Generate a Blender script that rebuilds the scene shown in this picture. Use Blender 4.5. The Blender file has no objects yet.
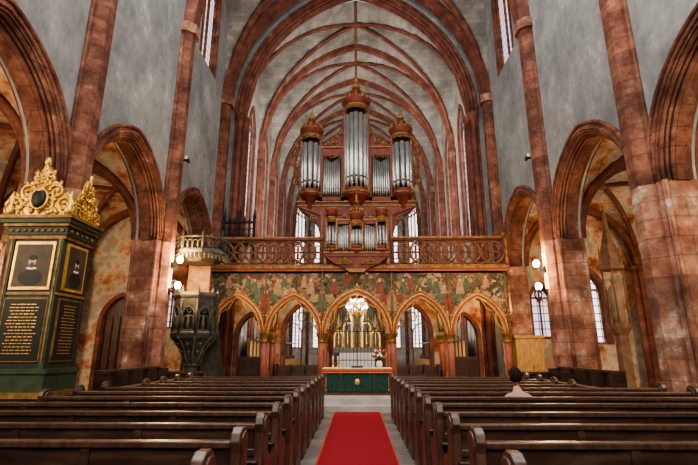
import bpy, bmesh, math, random
from mathutils import Vector, Matrix
random.seed(3)
scene = bpy.context.scene
pi = math.pi
try:
    scene.view_settings.view_transform = 'AgX'
    scene.view_settings.look = 'AgX - Medium High Contrast'
except Exception:
    pass

# ---------------------------------------------------------------- materials
def newmat(name):
    m = bpy.data.materials.new(name); m.use_nodes = True
    nt = m.node_tree; b = nt.nodes['Principled BSDF']
    return m, nt, b

def noisemat(name, cols, scale=3.0, rough=0.8, metal=0.0, bump=0.0, stretch=(1,1,1), detail=6, bscale=None, brick=None, mortar=(.25,.2,.18), bmix=.6, nrough=.6, spec=.3, stain=0.0, stscale=.35):
    m, nt, b = newmat(name)
    tc = nt.nodes.new('ShaderNodeTexCoord'); mp = nt.nodes.new('ShaderNodeMapping')
    mp.inputs['Scale'].default_value = stretch
    nt.links.new(tc.outputs['Object'], mp.inputs['Vector'])
    n = nt.nodes.new('ShaderNodeTexNoise'); n.inputs['Scale'].default_value = scale
    n.inputs['Detail'].default_value = detail; n.inputs['Roughness'].default_value = nrough
    nt.links.new(mp.outputs[0], n.inputs['Vector'])
    r = nt.nodes.new('ShaderNodeValToRGB'); cr = r.color_ramp
    while len(cr.elements) > 1: cr.elements.remove(cr.elements[-1])
    cr.elements[0].position = cols[0][0]; cr.elements[0].color = (*cols[0][1], 1)
    for p, c in cols[1:]:
        e = cr.elements.new(p); e.color = (*c, 1)
    nt.links.new(n.outputs['Fac'], r.inputs[0])
    out = r.outputs[0]
    if brick:
        sep = nt.nodes.new('ShaderNodeSeparateXYZ'); nt.links.new(tc.outputs['Object'], sep.inputs[0])
        ad = nt.nodes.new('ShaderNodeMath'); nt.links.new(sep.outputs[0], ad.inputs[0]); nt.links.new(sep.outputs[1], ad.inputs[1])
        cb = nt.nodes.new('ShaderNodeCombineXYZ'); nt.links.new(ad.outputs[0], cb.inputs[0])
        nt.links.new(sep.outputs[1 if brick[2] == 'floor' else 2], cb.inputs[1])
        if brick[2] == 'floor': nt.links.new(sep.outputs[0], cb.inputs[0])
        bk = nt.nodes.new('ShaderNodeTexBrick'); nt.links.new(cb.outputs[0], bk.inputs['Vector'])
        bk.inputs['Scale'].default_value = 1; bk.inputs['Brick Width'].default_value = brick[0]
        bk.inputs['Row Height'].default_value = brick[1]; bk.inputs['Mortar Size'].default_value = .012
        bk.inputs['Color1'].default_value = (.55, .52, .52, 1); bk.inputs['Color2'].default_value = (1.3, 1.25, 1.2, 1)
        bk.inputs['Mortar'].default_value = (*[x*2.6 for x in mortar], 1)
        mx = nt.nodes.new('ShaderNodeMix'); mx.data_type = 'RGBA'; mx.blend_type = 'MULTIPLY'
        mx.inputs[0].default_value = bmix
        nt.links.new(out, mx.inputs[6]); nt.links.new(bk.outputs['Color'], mx.inputs[7]); out = mx.outputs[2]
    if stain:
        n3 = nt.nodes.new('ShaderNodeTexNoise'); n3.inputs['Scale'].default_value = stscale; n3.inputs['Detail'].default_value = 10
        n3.inputs['Roughness'].default_value = .68
        nt.links.new(tc.outputs['Object'], n3.inputs['Vector'])
        r3 = nt.nodes.new('ShaderNodeValToRGB'); r3.color_ramp.elements[0].position = .38; r3.color_ramp.elements[0].color = (.42,.41,.40,1)
        r3.color_ramp.elements[1].position = .62; r3.color_ramp.elements[1].color = (1.3,1.28,1.22,1)
        nt.links.new(n3.outputs['Fac'], r3.inputs[0])
        m3 = nt.nodes.new('ShaderNodeMix'); m3.data_type = 'RGBA'; m3.blend_type = 'MULTIPLY'; m3.inputs[0].default_value = stain
        nt.links.new(out, m3.inputs[6]); nt.links.new(r3.outputs[0], m3.inputs[7]); out = m3.outputs[2]
    nt.links.new(out, b.inputs['Base Color'])
    b.inputs['Roughness'].default_value = rough; b.inputs['Metallic'].default_value = metal
    b.inputs['Specular IOR Level'].default_value = spec
    if bump:
        n2 = nt.nodes.new('ShaderNodeTexNoise'); n2.inputs['Scale'].default_value = bscale or scale*6
        n2.inputs['Detail'].default_value = 4
        nt.links.new(tc.outputs['Object'], n2.inputs['Vector'])
        bp = nt.nodes.new('ShaderNodeBump'); bp.inputs['Strength'].default_value = bump; bp.inputs['Distance'].default_value = .03
        nt.links.new(n2.outputs['Fac'], bp.inputs['Height']); nt.links.new(bp.outputs[0], b.inputs['Normal'])
    return m

def flat(name, c, rough=.6, metal=0, emit=0, ec=None):
    m, nt, b = newmat(name)
    b.inputs['Base Color'].default_value = (*c, 1); b.inputs['Roughness'].default_value = rough
    b.inputs['Metallic'].default_value = metal; b.inputs['Specular IOR Level'].default_value = .3
    if emit:
        b.inputs['Emission Color'].default_value = (*(ec or c), 1); b.inputs['Emission Strength'].default_value = emit
    return m

RED = noisemat('red_sandstone', [(.28, (.065,.023,.015)), (.44, (.15,.058,.038)), (.58, (.24,.110,.074)), (.74, (.42,.30,.23))], 2.2, .9, bump=.5, brick=(.7,.33,'w'), bmix=.75, detail=9, nrough=.74, stain=.65, stscale=1.2)
PIER = noisemat('worn_pier_sandstone', [(.28, (.10,.038,.025)), (.44, (.24,.105,.07)), (.56, (.36,.20,.14)), (.68, (.70,.60,.50))], 1.5, .9, bump=.5, brick=(.7,.36,'w'), bmix=.75, detail=10, nrough=.74, stain=.75, stscale=1.0)
RIB = noisemat('rib_sandstone', [(.3, (.085,.030,.021)), (.6, (.20,.076,.052)), (.78, (.34,.20,.15))], 2.5, .9, bump=.2, detail=8, brick=(.6,.3,'w'), bmix=.4)
GREY = noisemat('grey_plaster', [(.30, (.17,.178,.172)), (.44, (.235,.242,.235)), (.56, (.30,.305,.292)), (.68, (.52,.51,.475))], 1.3, .95, bump=.35, stretch=(1,1,.7), detail=12, nrough=.80, stain=.45, stscale=.5)
VAULT = noisemat('vault_plaster', [(.3, (.20,.19,.175)), (.6, (.36,.34,.31)), (.8, (.48,.455,.42))], 1.2, .95, brick=(.5,.2,'w'), bmix=.45, detail=8, stain=.5)
PINK = noisemat('faded_fresco_plaster', [(.28, (.09,.08,.065)), (.38, (.34,.11,.06)), (.45, (.52,.25,.13)), (.53, (.60,.46,.33)), (.60, (.26,.28,.24)), (.67, (.46,.20,.12)), (.76, (.66,.56,.43))], 1.2, .95, detail=10, nrough=.65, stain=.6, stscale=.6)
FLOOR = noisemat('stone_floor_tiles', [(.3, (.13,.12,.11)), (.7, (.27,.25,.23))], 2, .5, brick=(.6,.6,'floor'), bmix=.7)
STEP = noisemat('pale_step_stone', [(.3, (.35,.31,.29)), (.7, (.52,.48,.45))], 3, .6)
WOOD = noisemat('dark_pew_wood', [(.3, (.024,.012,.009)), (.55, (.060,.032,.022)), (.75, (.12,.070,.048))], 2.2, .34, stretch=(1,6,6), bump=.1, spec=.5)
WOOD2 = noisemat('pew_end_wood', [(.3, (.040,.020,.014)), (.6, (.10,.052,.034)), (.8, (.18,.10,.068))], 3, .34, stretch=(5,5,1), spec=.5)
HONEY = noisemat('honey_oak', [(.3, (.34,.17,.05)), (.7, (.55,.33,.12))], 3, .5, stretch=(5,5,1))
GOLD = noisemat('gilding', [(.3, (.45,.25,.05)), (.7, (.90,.60,.18))], 8, .36, metal=.7, bump=.2)
DGOLD = noisemat('dull_gold_paint', [(.3, (.10,.045,.016)), (.7, (.36,.21,.075))], 8, .5, metal=.3)
OCASE = noisemat('organ_case_redbrown', [(.3, (.075,.017,.010)), (.6, (.18,.040,.022)), (.8, (.26,.085,.042))], 4, .5)
BAL = noisemat('balustrade_painted_stone', [(.3, (.10,.036,.02)), (.6, (.22,.09,.05)), (.8, (.36,.20,.10))], 6, .7)
ODARK = flat('organ_interior_shade', (.03,.014,.010), .8)  # dark colour stands for shade inside the case and pipe mouths
PIPE = noisemat('tin_pipe', [(.3, (.33,.33,.31)), (.7, (.58,.57,.52))], 3, .36, metal=.8)
IRON = flat('wrought_iron', (.018,.018,.02), .5, .5)
GREEN = noisemat('green_paint', [(.3, (.022,.038,.020)), (.7, (.055,.08,.042))], 5, .5)
GREEN2 = noisemat('dark_green_body', [(.3, (.014,.022,.014)), (.7, (.032,.045,.028))], 5, .5)
BLACK = flat('black_panel', (.012,.013,.012), .5)
PULD = flat('pulpit_recess_shade', (.010,.010,.008), .8)  # near-black panels: shade behind the tracery put into the colour
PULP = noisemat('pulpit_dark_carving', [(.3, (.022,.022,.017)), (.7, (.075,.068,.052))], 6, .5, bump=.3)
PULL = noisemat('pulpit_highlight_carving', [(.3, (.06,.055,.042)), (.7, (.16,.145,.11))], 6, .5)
CREAM = noisemat('cream_stone', [(.3, (.36,.24,.15)), (.7, (.58,.43,.28))], 3, .8)
OCHRE = noisemat('archivolt_painted_stone', [(.3, (.22,.10,.06)), (.6, (.38,.22,.13)), (.8, (.52,.36,.21))], 5, .7)
PCOL = noisemat('screen_column_marble', [(.3, (.20,.045,.03)), (.7, (.40,.15,.10))], 3, .45)
CARPET = noisemat('red_carpet', [(.3, (.20,.007,.012)), (.7, (.31,.016,.022))], 25, .95, bump=.3)
CLOTH_G = noisemat('green_altar_cloth', [(.3, (.008,.032,.026)), (.7, (.024,.08,.058))], 10, .8)
WHITE = flat('white_linen', (.75,.73,.68), .8)
REDP = flat('red_paint', (.42,.05,.03), .6)
SKIN = noisemat('skin', [(.3, (.50,.29,.21)), (.7, (.60,.37,.28))], 8, .55)
HAIR = noisemat('dark_brown_hair', [(.3, (.012,.008,.006)), (.7, (.035,.022,.015))], 30, .8, bump=.4, stretch=(1,1,.2), spec=.1)
SHIRT = noisemat('pale_pink_shirt', [(.3, (.36,.22,.19)), (.7, (.46,.31,.27))], 6, .85)
TROUS = flat('dark_trousers', (.03,.035,.06), .8)
BULB = flat('warm_bulb', (1,.9,.7), .4, 0, 40, (1,.78,.45))
LEAF = flat('leaf_green', (.04,.14,.03), .6)
FLOWER = flat('flower_red', (.7,.12,.10), .6)
FLOWW = flat('flower_white', (.8,.75,.7), .6)
PORT = noisemat('portrait_canvas', [(.3, (.03,.022,.015)), (.7, (.09,.06,.035))], 3, .5)
FIG1 = noisemat('painted_robe_ochre', [(.3, (.24,.15,.06)), (.7, (.42,.29,.15))], 9, .8)
FIG2 = noisemat('painted_robe_red', [(.3, (.16,.035,.022)), (.7, (.28,.09,.055))], 9, .8)
FIG3 = noisemat('painted_robe_green', [(.3, (.05,.075,.045)), (.7, (.13,.16,.10))], 9, .8)

def muralmat():
    m, nt, b = newmat('painted_mural')
    tc = nt.nodes.new('ShaderNodeTexCoord')
    nz = nt.nodes.new('ShaderNodeTexNoise'); nz.inputs['Scale'].default_value = 4; nz.inputs['Detail'].default_value = 5
    nt.links.new(tc.outputs['Object'], nz.inputs['Vector'])
    mx = nt.nodes.new('ShaderNodeMix'); mx.data_type = 'RGBA'; mx.inputs[0].default_value = .5
    nt.links.new(tc.outputs['Object'], mx.inputs[6]); nt.links.new(nz.outputs['Color'], mx.inputs[7])
    v = nt.nodes.new('ShaderNodeTexVoronoi'); v.inputs['Scale'].default_value = 9; v.feature = 'SMOOTH_F1'; v.inputs['Smoothness'].default_value = .2
    nt.links.new(mx.outputs[2], v.inputs['Vector'])
    sp = nt.nodes.new('ShaderNodeSeparateColor'); nt.links.new(v.outputs['Color'], sp.inputs[0])
    r = nt.nodes.new('ShaderNodeValToRGB'); cr = r.color_ramp; cr.interpolation = 'EASE'
    cs = [(0, (.03,.028,.016)), (.28, (.10,.062,.03)), (.42, (.045,.062,.035)), (.55, (.24,.15,.07)), (.66, (.15,.04,.025)), (.78, (.42,.29,.16)), (.92, (.06,.05,.035))]
    while len(cr.elements) > 1: cr.elements.remove(cr.elements[-1])
    cr.elements[0].position = 0; cr.elements[0].color = (*cs[0][1], 1)
    for p, c in cs[1:]:
        e = cr.elements.new(p); e.color = (*c, 1)
    nt.links.new(sp.outputs[0], r.inputs[0])
    n2 = nt.nodes.new('ShaderNodeTexNoise'); n2.inputs['Scale'].default_value = 12; n2.inputs['Detail'].default_value = 8
    nt.links.new(tc.outputs['Object'], n2.inputs['Vector'])
    m2 = nt.nodes.new('ShaderNodeMix'); m2.data_type = 'RGBA'; m2.blend_type = 'OVERLAY'; m2.inputs[0].default_value = .8
    nt.links.new(r.outputs[0], m2.inputs[6]); nt.links.new(n2.outputs['Fac'], m2.inputs[7])
    nt.links.new(m2.outputs[2], b.inputs['Base Color']); b.inputs['Roughness'].default_value = .8
    return m
MURAL = muralmat()

def glassmat(name, strength, tint, tint2):
    m, nt, b = newmat(name)
    tc = nt.nodes.new('ShaderNodeTexCoord'); sep = nt.nodes.new('ShaderNodeSeparateXYZ')
    nt.links.new(tc.outputs['Object'], sep.inputs[0])
    ad = nt.nodes.new('ShaderNodeMath'); nt.links.new(sep.outputs[0], ad.inputs[0]); nt.links.new(sep.outputs[1], ad.inputs[1])
    cb = nt.nodes.new('ShaderNodeCombineXYZ'); nt.links.new(ad.outputs[0], cb.inputs[0]); nt.links.new(sep.outputs[2], cb.inputs[1])
    bk = nt.nodes.new('ShaderNodeTexBrick'); bk.offset = 0
    bk.inputs['Scale'].default_value = 1; bk.inputs['Brick Width'].default_value = .22; bk.inputs['Row Height'].default_value = .3
    bk.inputs['Mortar Size'].default_value = .022
    bk.inputs['Color1'].default_value = (*tint, 1); bk.inputs['Color2'].default_value = (*tint2, 1); bk.inputs['Mortar'].default_value = (.02,.02,.02,1)
    nt.links.new(cb.outputs[0], bk.inputs['Vector'])
    nt.links.new(bk.outputs['Color'], b.inputs['Emission Color']); b.inputs['Emission Strength'].default_value = strength
    b.inputs['Base Color'].default_value = (.1,.12,.14,1); b.inputs['Roughness'].default_value = .3
    return m
GLASS = glassmat('leaded_daylight_glass', 2.4, (.82,.88,1), (.95,.9,.85))
GLASS2 = glassmat('stained_glass', 1.5, (1.0,.55,.42), (.6,.74,1.0))
GLASSA = glassmat('apse_glass', 3.2, (1.0,.82,.70), (.75,.85,1.0))
GLASSD = glassmat('choir_stained_glass', 1.0, (.75,.62,.55), (.55,.62,.75))

# ---------------------------------------------------------------- mesh builder
class MB:
    def __init__(s): s.v=[]; s.f=[]; s.m=[]; s.s=[]
    def add(s, vs, fs, mi=0, sm=False):
        o = len(s.v); s.v += [tuple(v) for v in vs]
        for f in fs: s.f.append([i+o for i in f]); s.m.append(mi); s.s.append(sm)
    def box(s, x0,x1,y0,y1,z0,z1, mi=0):
        x0,x1=min(x0,x1),max(x0,x1)
        v = [(x0,y0,z0),(x1,y0,z0),(x1,y1,z0),(x0,y1,z0),(x0,y0,z1),(x1,y0,z1),(x1,y1,z1),(x0,y1,z1)]
        s.add(v, [(0,3,2,1),(4,5,6,7),(0,1,5,4),(1,2,6,5),(2,3,7,6),(3,0,4,7)], mi)
    def prism(s, poly, mp, d0, d1, mi=0):
        n = len(poly)
        v = [mp(u,w,d0) for u,w in poly] + [mp(u,w,d1) for u,w in poly]
        s.add(v, [list(range(n)), list(range(2*n-1, n-1, -1))] + [(i,(i+1)%n,n+(i+1)%n,n+i) for i in range(n)], mi)
    def lathe(s, cx, cy, prof, n=12, mi=0, sm=True, rot=0, cap=True, sx=1, sy=1):
        v=[]; f=[]
        for r,z in prof:
            for i in range(n):
                a = rot + 2*pi*i/n; v.append((cx+r*math.cos(a)*sx, cy+r*math.sin(a)*sy, z))
        for k in range(len(prof)-1):
            for i in range(n):
                j=(i+1)%n; f.append((k*n+i,k*n+j,(k+1)*n+j,(k+1)*n+i))
        s.add(v,f,mi,sm)
        if cap:
            o=len(s.v)-len(v)
            for k,rev in ((0,True),(len(prof)-1,False)):
                if prof[k][0]>1e-4:
                    ids=[o+k*n+i for i in range(n)]
                    if rev: ids.reverse()
                    s.f.append(ids); s.m.append(mi); s.s.append(False)
    def cyl(s,cx,cy,z0,z1,r,n=12,mi=0,sm=True,rot=0): s.lathe(cx,cy,[(r,z0),(r,z1)],n,mi,sm,rot)
    def sphere(s,c,r,mi=0,n=10,sc=(1,1,1)):
        v=[];f=[];m=max(4,n//2+1)
        for k in range(m+1):
            t=pi*k/m
            for i in range(n):
                a=2*pi*i/n
                v.append((c[0]+r*sc[0]*math.sin(t)*math.cos(a), c[1]+r*sc[1]*math.sin(t)*math.sin(a), c[2]+r*sc[2]*math.cos(t)))
        for k in range(m):
            for i in range(n):
                j=(i+1)%n; f.append((k*n+i,(k+1)*n+i,(k+1)*n+j,k*n+j))
        s.add(v,f,mi,True)
    def tube(s, path, r, n=6, mi=0, closed=False, radii=None, sm=True):
        P=[Vector(p) for p in path]; N=len(P); v=[];f=[]
        up=None
        for i in range(N):
            if closed: t=(P[(i+1)%N]-P[i-1])
            else: t=P[min(i+1,N-1)]-P[max(i-1,0)]
            t.normalize()
            if up is None:
                a=Vector((0,0,1)) if abs(t.z)<.9 else Vector((0,1,0))
                up=(a-t*a.dot(t)).normalized()
            else:
                up=(up-t*up.dot(t)); up.normalize()
            sd=t.cross(up); rr=radii[i] if radii else r
            for k in range(n):
                a=2*pi*k/n; v.append(P[i]+up*(rr*math.cos(a))+sd*(rr*math.sin(a)))
        for i in range(N if closed else N-1):
            for k in range(n):
                q=(k+1)%n; j=(i+1)%N; f.append((i*n+k,i*n+q,j*n+q,j*n+k))
        if not closed:
            f.append(list(range(n))); f.append([(N-1)*n+k for k in range(n)])
        s.add(v,f,mi,sm)
    def obj(s, name, mats, parent=None):
        me=bpy.data.meshes.new(name); me.from_pydata(s.v,[],s.f)
        for m in mats: me.materials.append(m)
        me.polygons.foreach_set('material_index', s.m); me.polygons.foreach_set('use_smooth', s.s)
        bm=bmesh.new(); bm.from_mesh(me); bmesh.ops.recalc_face_normals(bm, faces=bm.faces); bm.to_mesh(me); bm.free()
        me.update(); o=bpy.data.objects.new(name, me); scene.collection.objects.link(o)
        if parent: o.parent=parent
        return o

def empty(name):
    e=bpy.data.objects.new(name,None); scene.collection.objects.link(e); return e

ML=lambda u,z,d:(-d,u,z)
MR=lambda u,z,d:(d,u,z)
MY=lambda u,z,d:(u,d,z)

def prof(a,r,x):
    c=(r*r-a*a)/(2*a); R=a+c; return math.sqrt(max(0,R*R-(abs(x)+c)**2))
def arch_pts(a,r,off=0,n=10):
    c=(r*r-a*a)/(2*a); R=a+c+off; tm=math.acos(max(-1,min(1,c/R)))
    right=[(R*math.cos(tm*i/n)-c, R*math.sin(tm*i/n)) for i in range(n+1)]
    return right+[(-u,z) for u,z in reversed(right[:-1])]
def arch_band(mb,mp,uc,zs,a,r,o0,o1,d0,d1,mi=0,drop=0,n=10):
    A=arch_pts(a,r,o0,n); B=arch_pts(a,r,o1,n)
    if drop: A=[(A[0][0],-drop)]+A+[(A[-1][0],-drop)]; B=[(B[0][0],-drop)]+B+[(B[-1][0],-drop)]
    N=len(A); v=[]
    for (u,z),(u2,z2) in zip(A,B):
        v+= [mp(uc+u,zs+z,d0),mp(uc+u2,zs+z2,d0),mp(uc+u2,zs+z2,d1),mp(uc+u,zs+z,d1)]
    f=[]
    for i in range(N-1):
        for k in range(4):
            q=(k+1)%4; f.append((4*i+k,4*i+q,4*i+4+q,4*i+4+k))
    f+=[(0,1,2,3),(4*N-4,4*N-3,4*N-2,4*N-1)]
    mb.add(v,f,mi)
def arch_roll(mb,mp,uc,zs,a,r,off,d,rad,mi=0,drop=0,n=10,k=6):
    A=arch_pts(a,r,off,n)
    if drop: A=[(A[0][0],-drop)]+A+[(A[-1][0],-drop)]
    mb.tube([mp(uc+u,zs+z,d) for u,z in A],rad,k,mi)
def wall(mb,mp,u0,u1,zb,zt,d0,d1,ops,mi=0,n=10):
    us={round(u0,4),round(u1,4)}
    for (uc,hw,si,sp,ri) in ops:
        for u,z in arch_pts(hw,ri,0,n): us.add(round(uc+u,4))
    us=sorted(us)
    def q(ua,za0,za1,ub,zb0,zb1):
        for d in (d0,d1): mb.add([mp(ua,za0,d),mp(ub,zb0,d),mp(ub,zb1,d),mp(ua,za1,d)],[(0,1,2,3)],mi)
    for ua,ub in zip(us,us[1:]):
        m=(ua+ub)/2; act=sorted([o for o in ops if o[0]-o[1]<m<o[0]+o[1]],key=lambda o:o[2])
        ca=cb=zb
        for (uc,hw,si,sp,ri) in act:
            if si>zb+1e-4:
                q(ua,ca,si,ub,cb,si); mb.add([mp(ua,si,d0),mp(ub,si,d0),mp(ub,si,d1),mp(ua,si,d1)],[(0,1,2,3)],mi)
            ca=sp+prof(hw,ri,ua-uc); cb=sp+prof(hw,ri,ub-uc)
            mb.add([mp(ua,ca,d0),mp(ub,cb,d0),mp(ub,cb,d1),mp(ua,ca,d1)],[(0,1,2,3)],mi)
        q(ua,ca,zt,ub,cb,zt)
    for (uc,hw,si,sp,ri) in ops:
        if sp>si+1e-4:
            for u in (uc-hw,uc+hw): mb.add([mp(u,si,d0),mp(u,sp,d0),mp(u,sp,d1),mp(u,si,d1)],[(0,1,2,3)],mi)
    mb.add([mp(u0,zt,d0),mp(u1,zt,d0),mp(u1,zt,d1),mp(u0,zt,d1)],[(0,1,2,3)],mi)
    for u in (u0,u1): mb.add([mp(u,zb,d0),mp(u,zt,d0),mp(u,zt,d1),mp(u,zb,d1)],[(0,1,2,3)],mi)
def window(name,mp,op,d,glass,nm=2,fr=None,bw=.05):
    fr=fr or RED
    uc,hw,si,sp,ri=op; mb=MB()
    if glass:
        pts=[(uc+hw,si)]+[(uc+u,sp+z) for u,z in arch_pts(hw,ri,0,8)]+[(uc-hw,si)]
        mb.add([mp(u,z,d) for u,z in pts],[list(range(len(pts)))],0)
    arch_band(mb,mp,uc,sp,hw,ri,-bw*1.5,.0,d-.1,d+.1,1,drop=sp-si)
    mb.prism([(uc-hw,si),(uc+hw,si),(uc+hw,si+.1),(uc-hw,si+.1)],mp,d-.14,d+.1,1)
    lw=2*hw/(nm+1)
    for k in range(1,nm+1):
        u=uc-hw+k*lw; zt=sp+prof(hw,ri,u-uc)*.75
        mb.prism([(u-bw/2,si),(u+bw/2,si),(u+bw/2,zt),(u-bw/2,zt)],mp,d-.09,d+.09,1)
    for k in range(nm+1):
        arch_band(mb,mp,uc-hw+(k+.5)*lw,sp-lw*.1,lw/2,lw*.62,-bw/2,bw/2,d-.08,d+.08,1,n=5)
    rr=hw*.34
    mb.tube([mp(uc+rr*math.cos(t*pi/6),sp+ri*.52+rr*math.sin(t*pi/6),d) for t in range(12)],bw*.7,5,1,closed=True)
    return mb.obj(name,[glass or fr,fr])
TN=[0]
def trim():
    TN[0]+=1; return 'trim_%d'%TN[0]

def gfun(ratio):
    return lambda s: prof(1,ratio,min(1,s))/ratio
def vault(web,rib,xc,w,yc,b,zs,h,rr=.12,nx=18,ny=14):
    g=gfun(h/w); v=[];f=[]
    for j in range(ny+1):
        y=-b+2*b*j/ny
        for i in range(nx+1):
            x=-w+2*w*i/nx
            v.append((xc+x,yc+y,zs+h*max(g(abs(x)/w),g(abs(y)/b))))
    for j in range(ny):
        for i in range(nx):
            a=j*(nx+1)+i; f.append((a,a+1,a+nx+2,a+nx+1))
    web.add(v,f,0,False)
    for sg in (1,-1):
        rib.tube([(xc+w*t/12, yc+sg*b*t/12, zs+h*g(abs(t)/12)-rr*.4) for t in range(-12,13)],rr,6,0)
    rib.sphere((xc,yc,zs+h-rr*.6),rr*2.2,0,8,(1,1,.6))

# ---------------------------------------------------------------- nave shell
W=5.75; T=.64; PIERS=[-.6,3.9,8.4,12.9,17.4]; BAYS=[-2.85,1.65,6.15,10.65,15.15]
AHW=1.88; ARI=2.28; ASP=4.65; SHD=.32
CLW=(.8,12.3,15.6,1.3)
wobs={}
for side,mp,nm in ((-1,ML,'left'),(1,MR,'right')):
    mb=MB()
    ops=[(c,AHW,0,ASP,ARI) for c in BAYS]+[(c,)+CLW for c in BAYS]
    wall(mb,mp,-5.2,18.0,0,19.6,W,W+T,ops)
    wob=mb.obj('wall_'+nm,[GREY]); wobs[side]=wob
    tr=MB()
    for c in BAYS:
        arch_band(tr,mp,c,ASP,AHW,ARI,-.13,.06,W+.2,W+T-.2,0)
        arch_band(tr,mp,c,ASP,AHW,ARI,-.05,.14,W+.09,W+T-.09,0)
        arch_band(tr,mp,c,ASP,AHW,ARI,.02,.27,W-.05,W+T+.05,0)
        for off,d,r in ((-.0,W+.02,.045),(.1,W-.06,.035),(.25,W-.06,.045),(-.1,W+.16,.045),(-.06,W+.08,.03)):
            arch_roll(tr,mp,c,ASP,AHW,ARI,off,d,r,0)
        arch_band(tr,mp,c,15.6,.8,1.3,-.02,.14,W-.03,W+.3,0,drop=3.3)
    tr.obj(trim(),[RED])
    for p in PIERS:
        pm=MB()
        hy=.45
        poly=[(W-.08,-hy+.14),(W+.06,-hy),(W+T-.06,-hy),(W+T+.08,-hy+.14),(W+T+.08,hy-.14),(W+T-.06,hy),(W+.06,hy),(W-.08,hy-.14)]
        mpp=lambda u,v,d,s=side,p=p:(s*u,p+v,d)
        pm.prism(poly,mpp,0,ASP+.02,0)
        xm=W+T/2
        for kx,z0,z1 in ((1.16,0,.4),(1.08,.4,.55),(1.04,.55,.62)):
            pm.prism([(xm+(u-xm)*kx,v*kx) for u,v in poly],mpp,z0,z1,0)
        for sx_ in (W+.0,W+T):
            for sy_ in (-hy+.03,hy-.03): pm.cyl(side*sx_,p+sy_,.6,ASP+.02,.055,8,0)
        sh=[(W,-.27),(W-.14,-.27),(W-SHD,-.13),(W-SHD,.13),(W-.14,.27),(W,.27)]
        pm.prism(sh,mpp,0,ASP,0); pm.prism(sh,mpp,ASP,12.0,1)
        for v_ in (-.27,.27): pm.tube([mpp(W-.03,v_,.7),mpp(W-.03,v_,11.9)],.045,6,1)
        for kk,z0,z1 in ((.08,0,.7),(.1,11.8,12.15)):
            pm.prism([(W,-.27-kk),(W-.14-kk/2,-.27-kk),(W-SHD-kk,-.13-kk/2),(W-SHD-kk,.13+kk/2),(W-.14-kk/2,.27+kk),(W,.27+kk)],mpp,z0,z1,0)
        pm.obj('stone_pier',[PIER,RED],wob)
    for i,c in enumerate(BAYS[1:]):
        window('window_%d'%(1+i+(4 if side>0 else 0)),mp,(c,)+CLW,W+.22,GLASS2,1)
    aw=MB(); AX=11.0
    wall(aw,mp,-5.2,18.0,0,8.0,AX,AX+.5,[(c,.85,2.3,4.7,1.4) for c in BAYS])
    aw.obj('wall_aisle_'+nm,[PINK])
    for i,c in enumerate(BAYS[1:]):
        window('window_%d'%(9+i+(4 if side>0 else 0)),mp,(c,.85,2.3,4.7,1.4),AX+.2,GLASS,2)
    web=MB(); rb=MB(); axc=side*(W+T+AX)/2; axw=(AX-W-T)/2
    for c in BAYS: vault(web,rb,axc,axw,c,2.25,4.75,2.5,.09)
    for p in PIERS:
        arch_band(rb,MY,axc,4.75,axw,2.5,-.22,.02,p-.16,p+.16,0)
        arch_roll(rb,MY,axc,4.75,axw,2.5,-.22,p-.12,.05,0)
        rb.prism([(side*11.0,0),(side*10.75,0),(side*10.75,4.8),(side*11.0,4.8)],MY,p-.22,p+.22,0)
        rb.cyl(side*10.72,p,0,4.7,.12,8,0); rb.lathe(side*10.72,p,[(.12,4.5),(.22,4.75)],8,0)
    web.obj('ceiling_aisle_'+nm,[PINK]); rb.obj(trim(),[RIB])

web=MB(); rb=MB()
for c in BAYS: vault(web,rb,0,W,c,2.25,12.0,7.0,.16)
for p in PIERS: arch_band(rb,MY,0,12.0,W,7.0,-.35,.02,p-.25,p+.25,0,n=16)
web.obj('ceiling',[VAULT]); rb.obj(trim(),[RIB])

mb=MB(); mb.box(-11.5,11.5,-5.6,-5.2,0,19.6,0); mb.obj('wall_back_west',[PINK])

# chancel wall
CH=(0,5.15,0,11.7,6.7)
mb=MB(); ops=[CH,(9.0,.75,1.8,3.7,1.1),(-9.4,.75,.0,2.6,1.1),(7.3,.45,2.0,3.4,.7),(-7.5,.45,2.4,3.8,.7)]
wall(mb,MY,-11.5,11.5,0,19.8,18.02,18.5,ops,n=14,mi=0); cwo=mb.obj('wall_chancel',[GREY])
window('window_17',MY,ops[1],18.3,GLASS,2); window('window_34',MY,ops[3],18.3,GLASS2,1); window('window_35',MY,ops[4],18.3,GLASS2,1)
mb=MB()
for o in ops[1:]: arch_band(mb,MY,o[0],o[3],o[1],o[4],-.02,.14,17.96,18.3,0,drop=o[3]-o[2])
for s in (-1,1):
    wall(mb,MY,*(sorted((s*6.45,s*10.95))),0,7.2,17.985,18.0,[o for o in ops[1:] if o[0]*s>0],mi=1)
mb.obj(trim(),[RIB,PINK])
mb=MB()
arch_band(mb,MY,0,11.7,5.15,6.7,-.08,.16,17.93,18.55,0,n=18)
arch_band(mb,MY,0,11.7,5.15,6.7,-.2,.0,18.1,18.45,0,n=18)
for o,d,r in ((.18,17.93,.06),(.02,17.9,.05),(-.12,18.02,.06)):
    arch_roll(mb,MY,0,11.7,5.15,6.7,o,d,r,0,n=18)
for s in (-1,1):
    for x,y,r in ((5.14,17.95,.12),(5.0,18.25,.11),(5.3,17.94,.06)):
        mb.cyl(s*x,y,0,11.6,r,10,0)
        mb.lathe(s*x,y,[(r,11.2),(r*1.7,11.5),(r*1.9,11.7)],8,0)
    mb.box(s*5.06,s*5.3,17.94,18.5,0,11.7,0)
mb.obj(trim(),[RIB])

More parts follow.
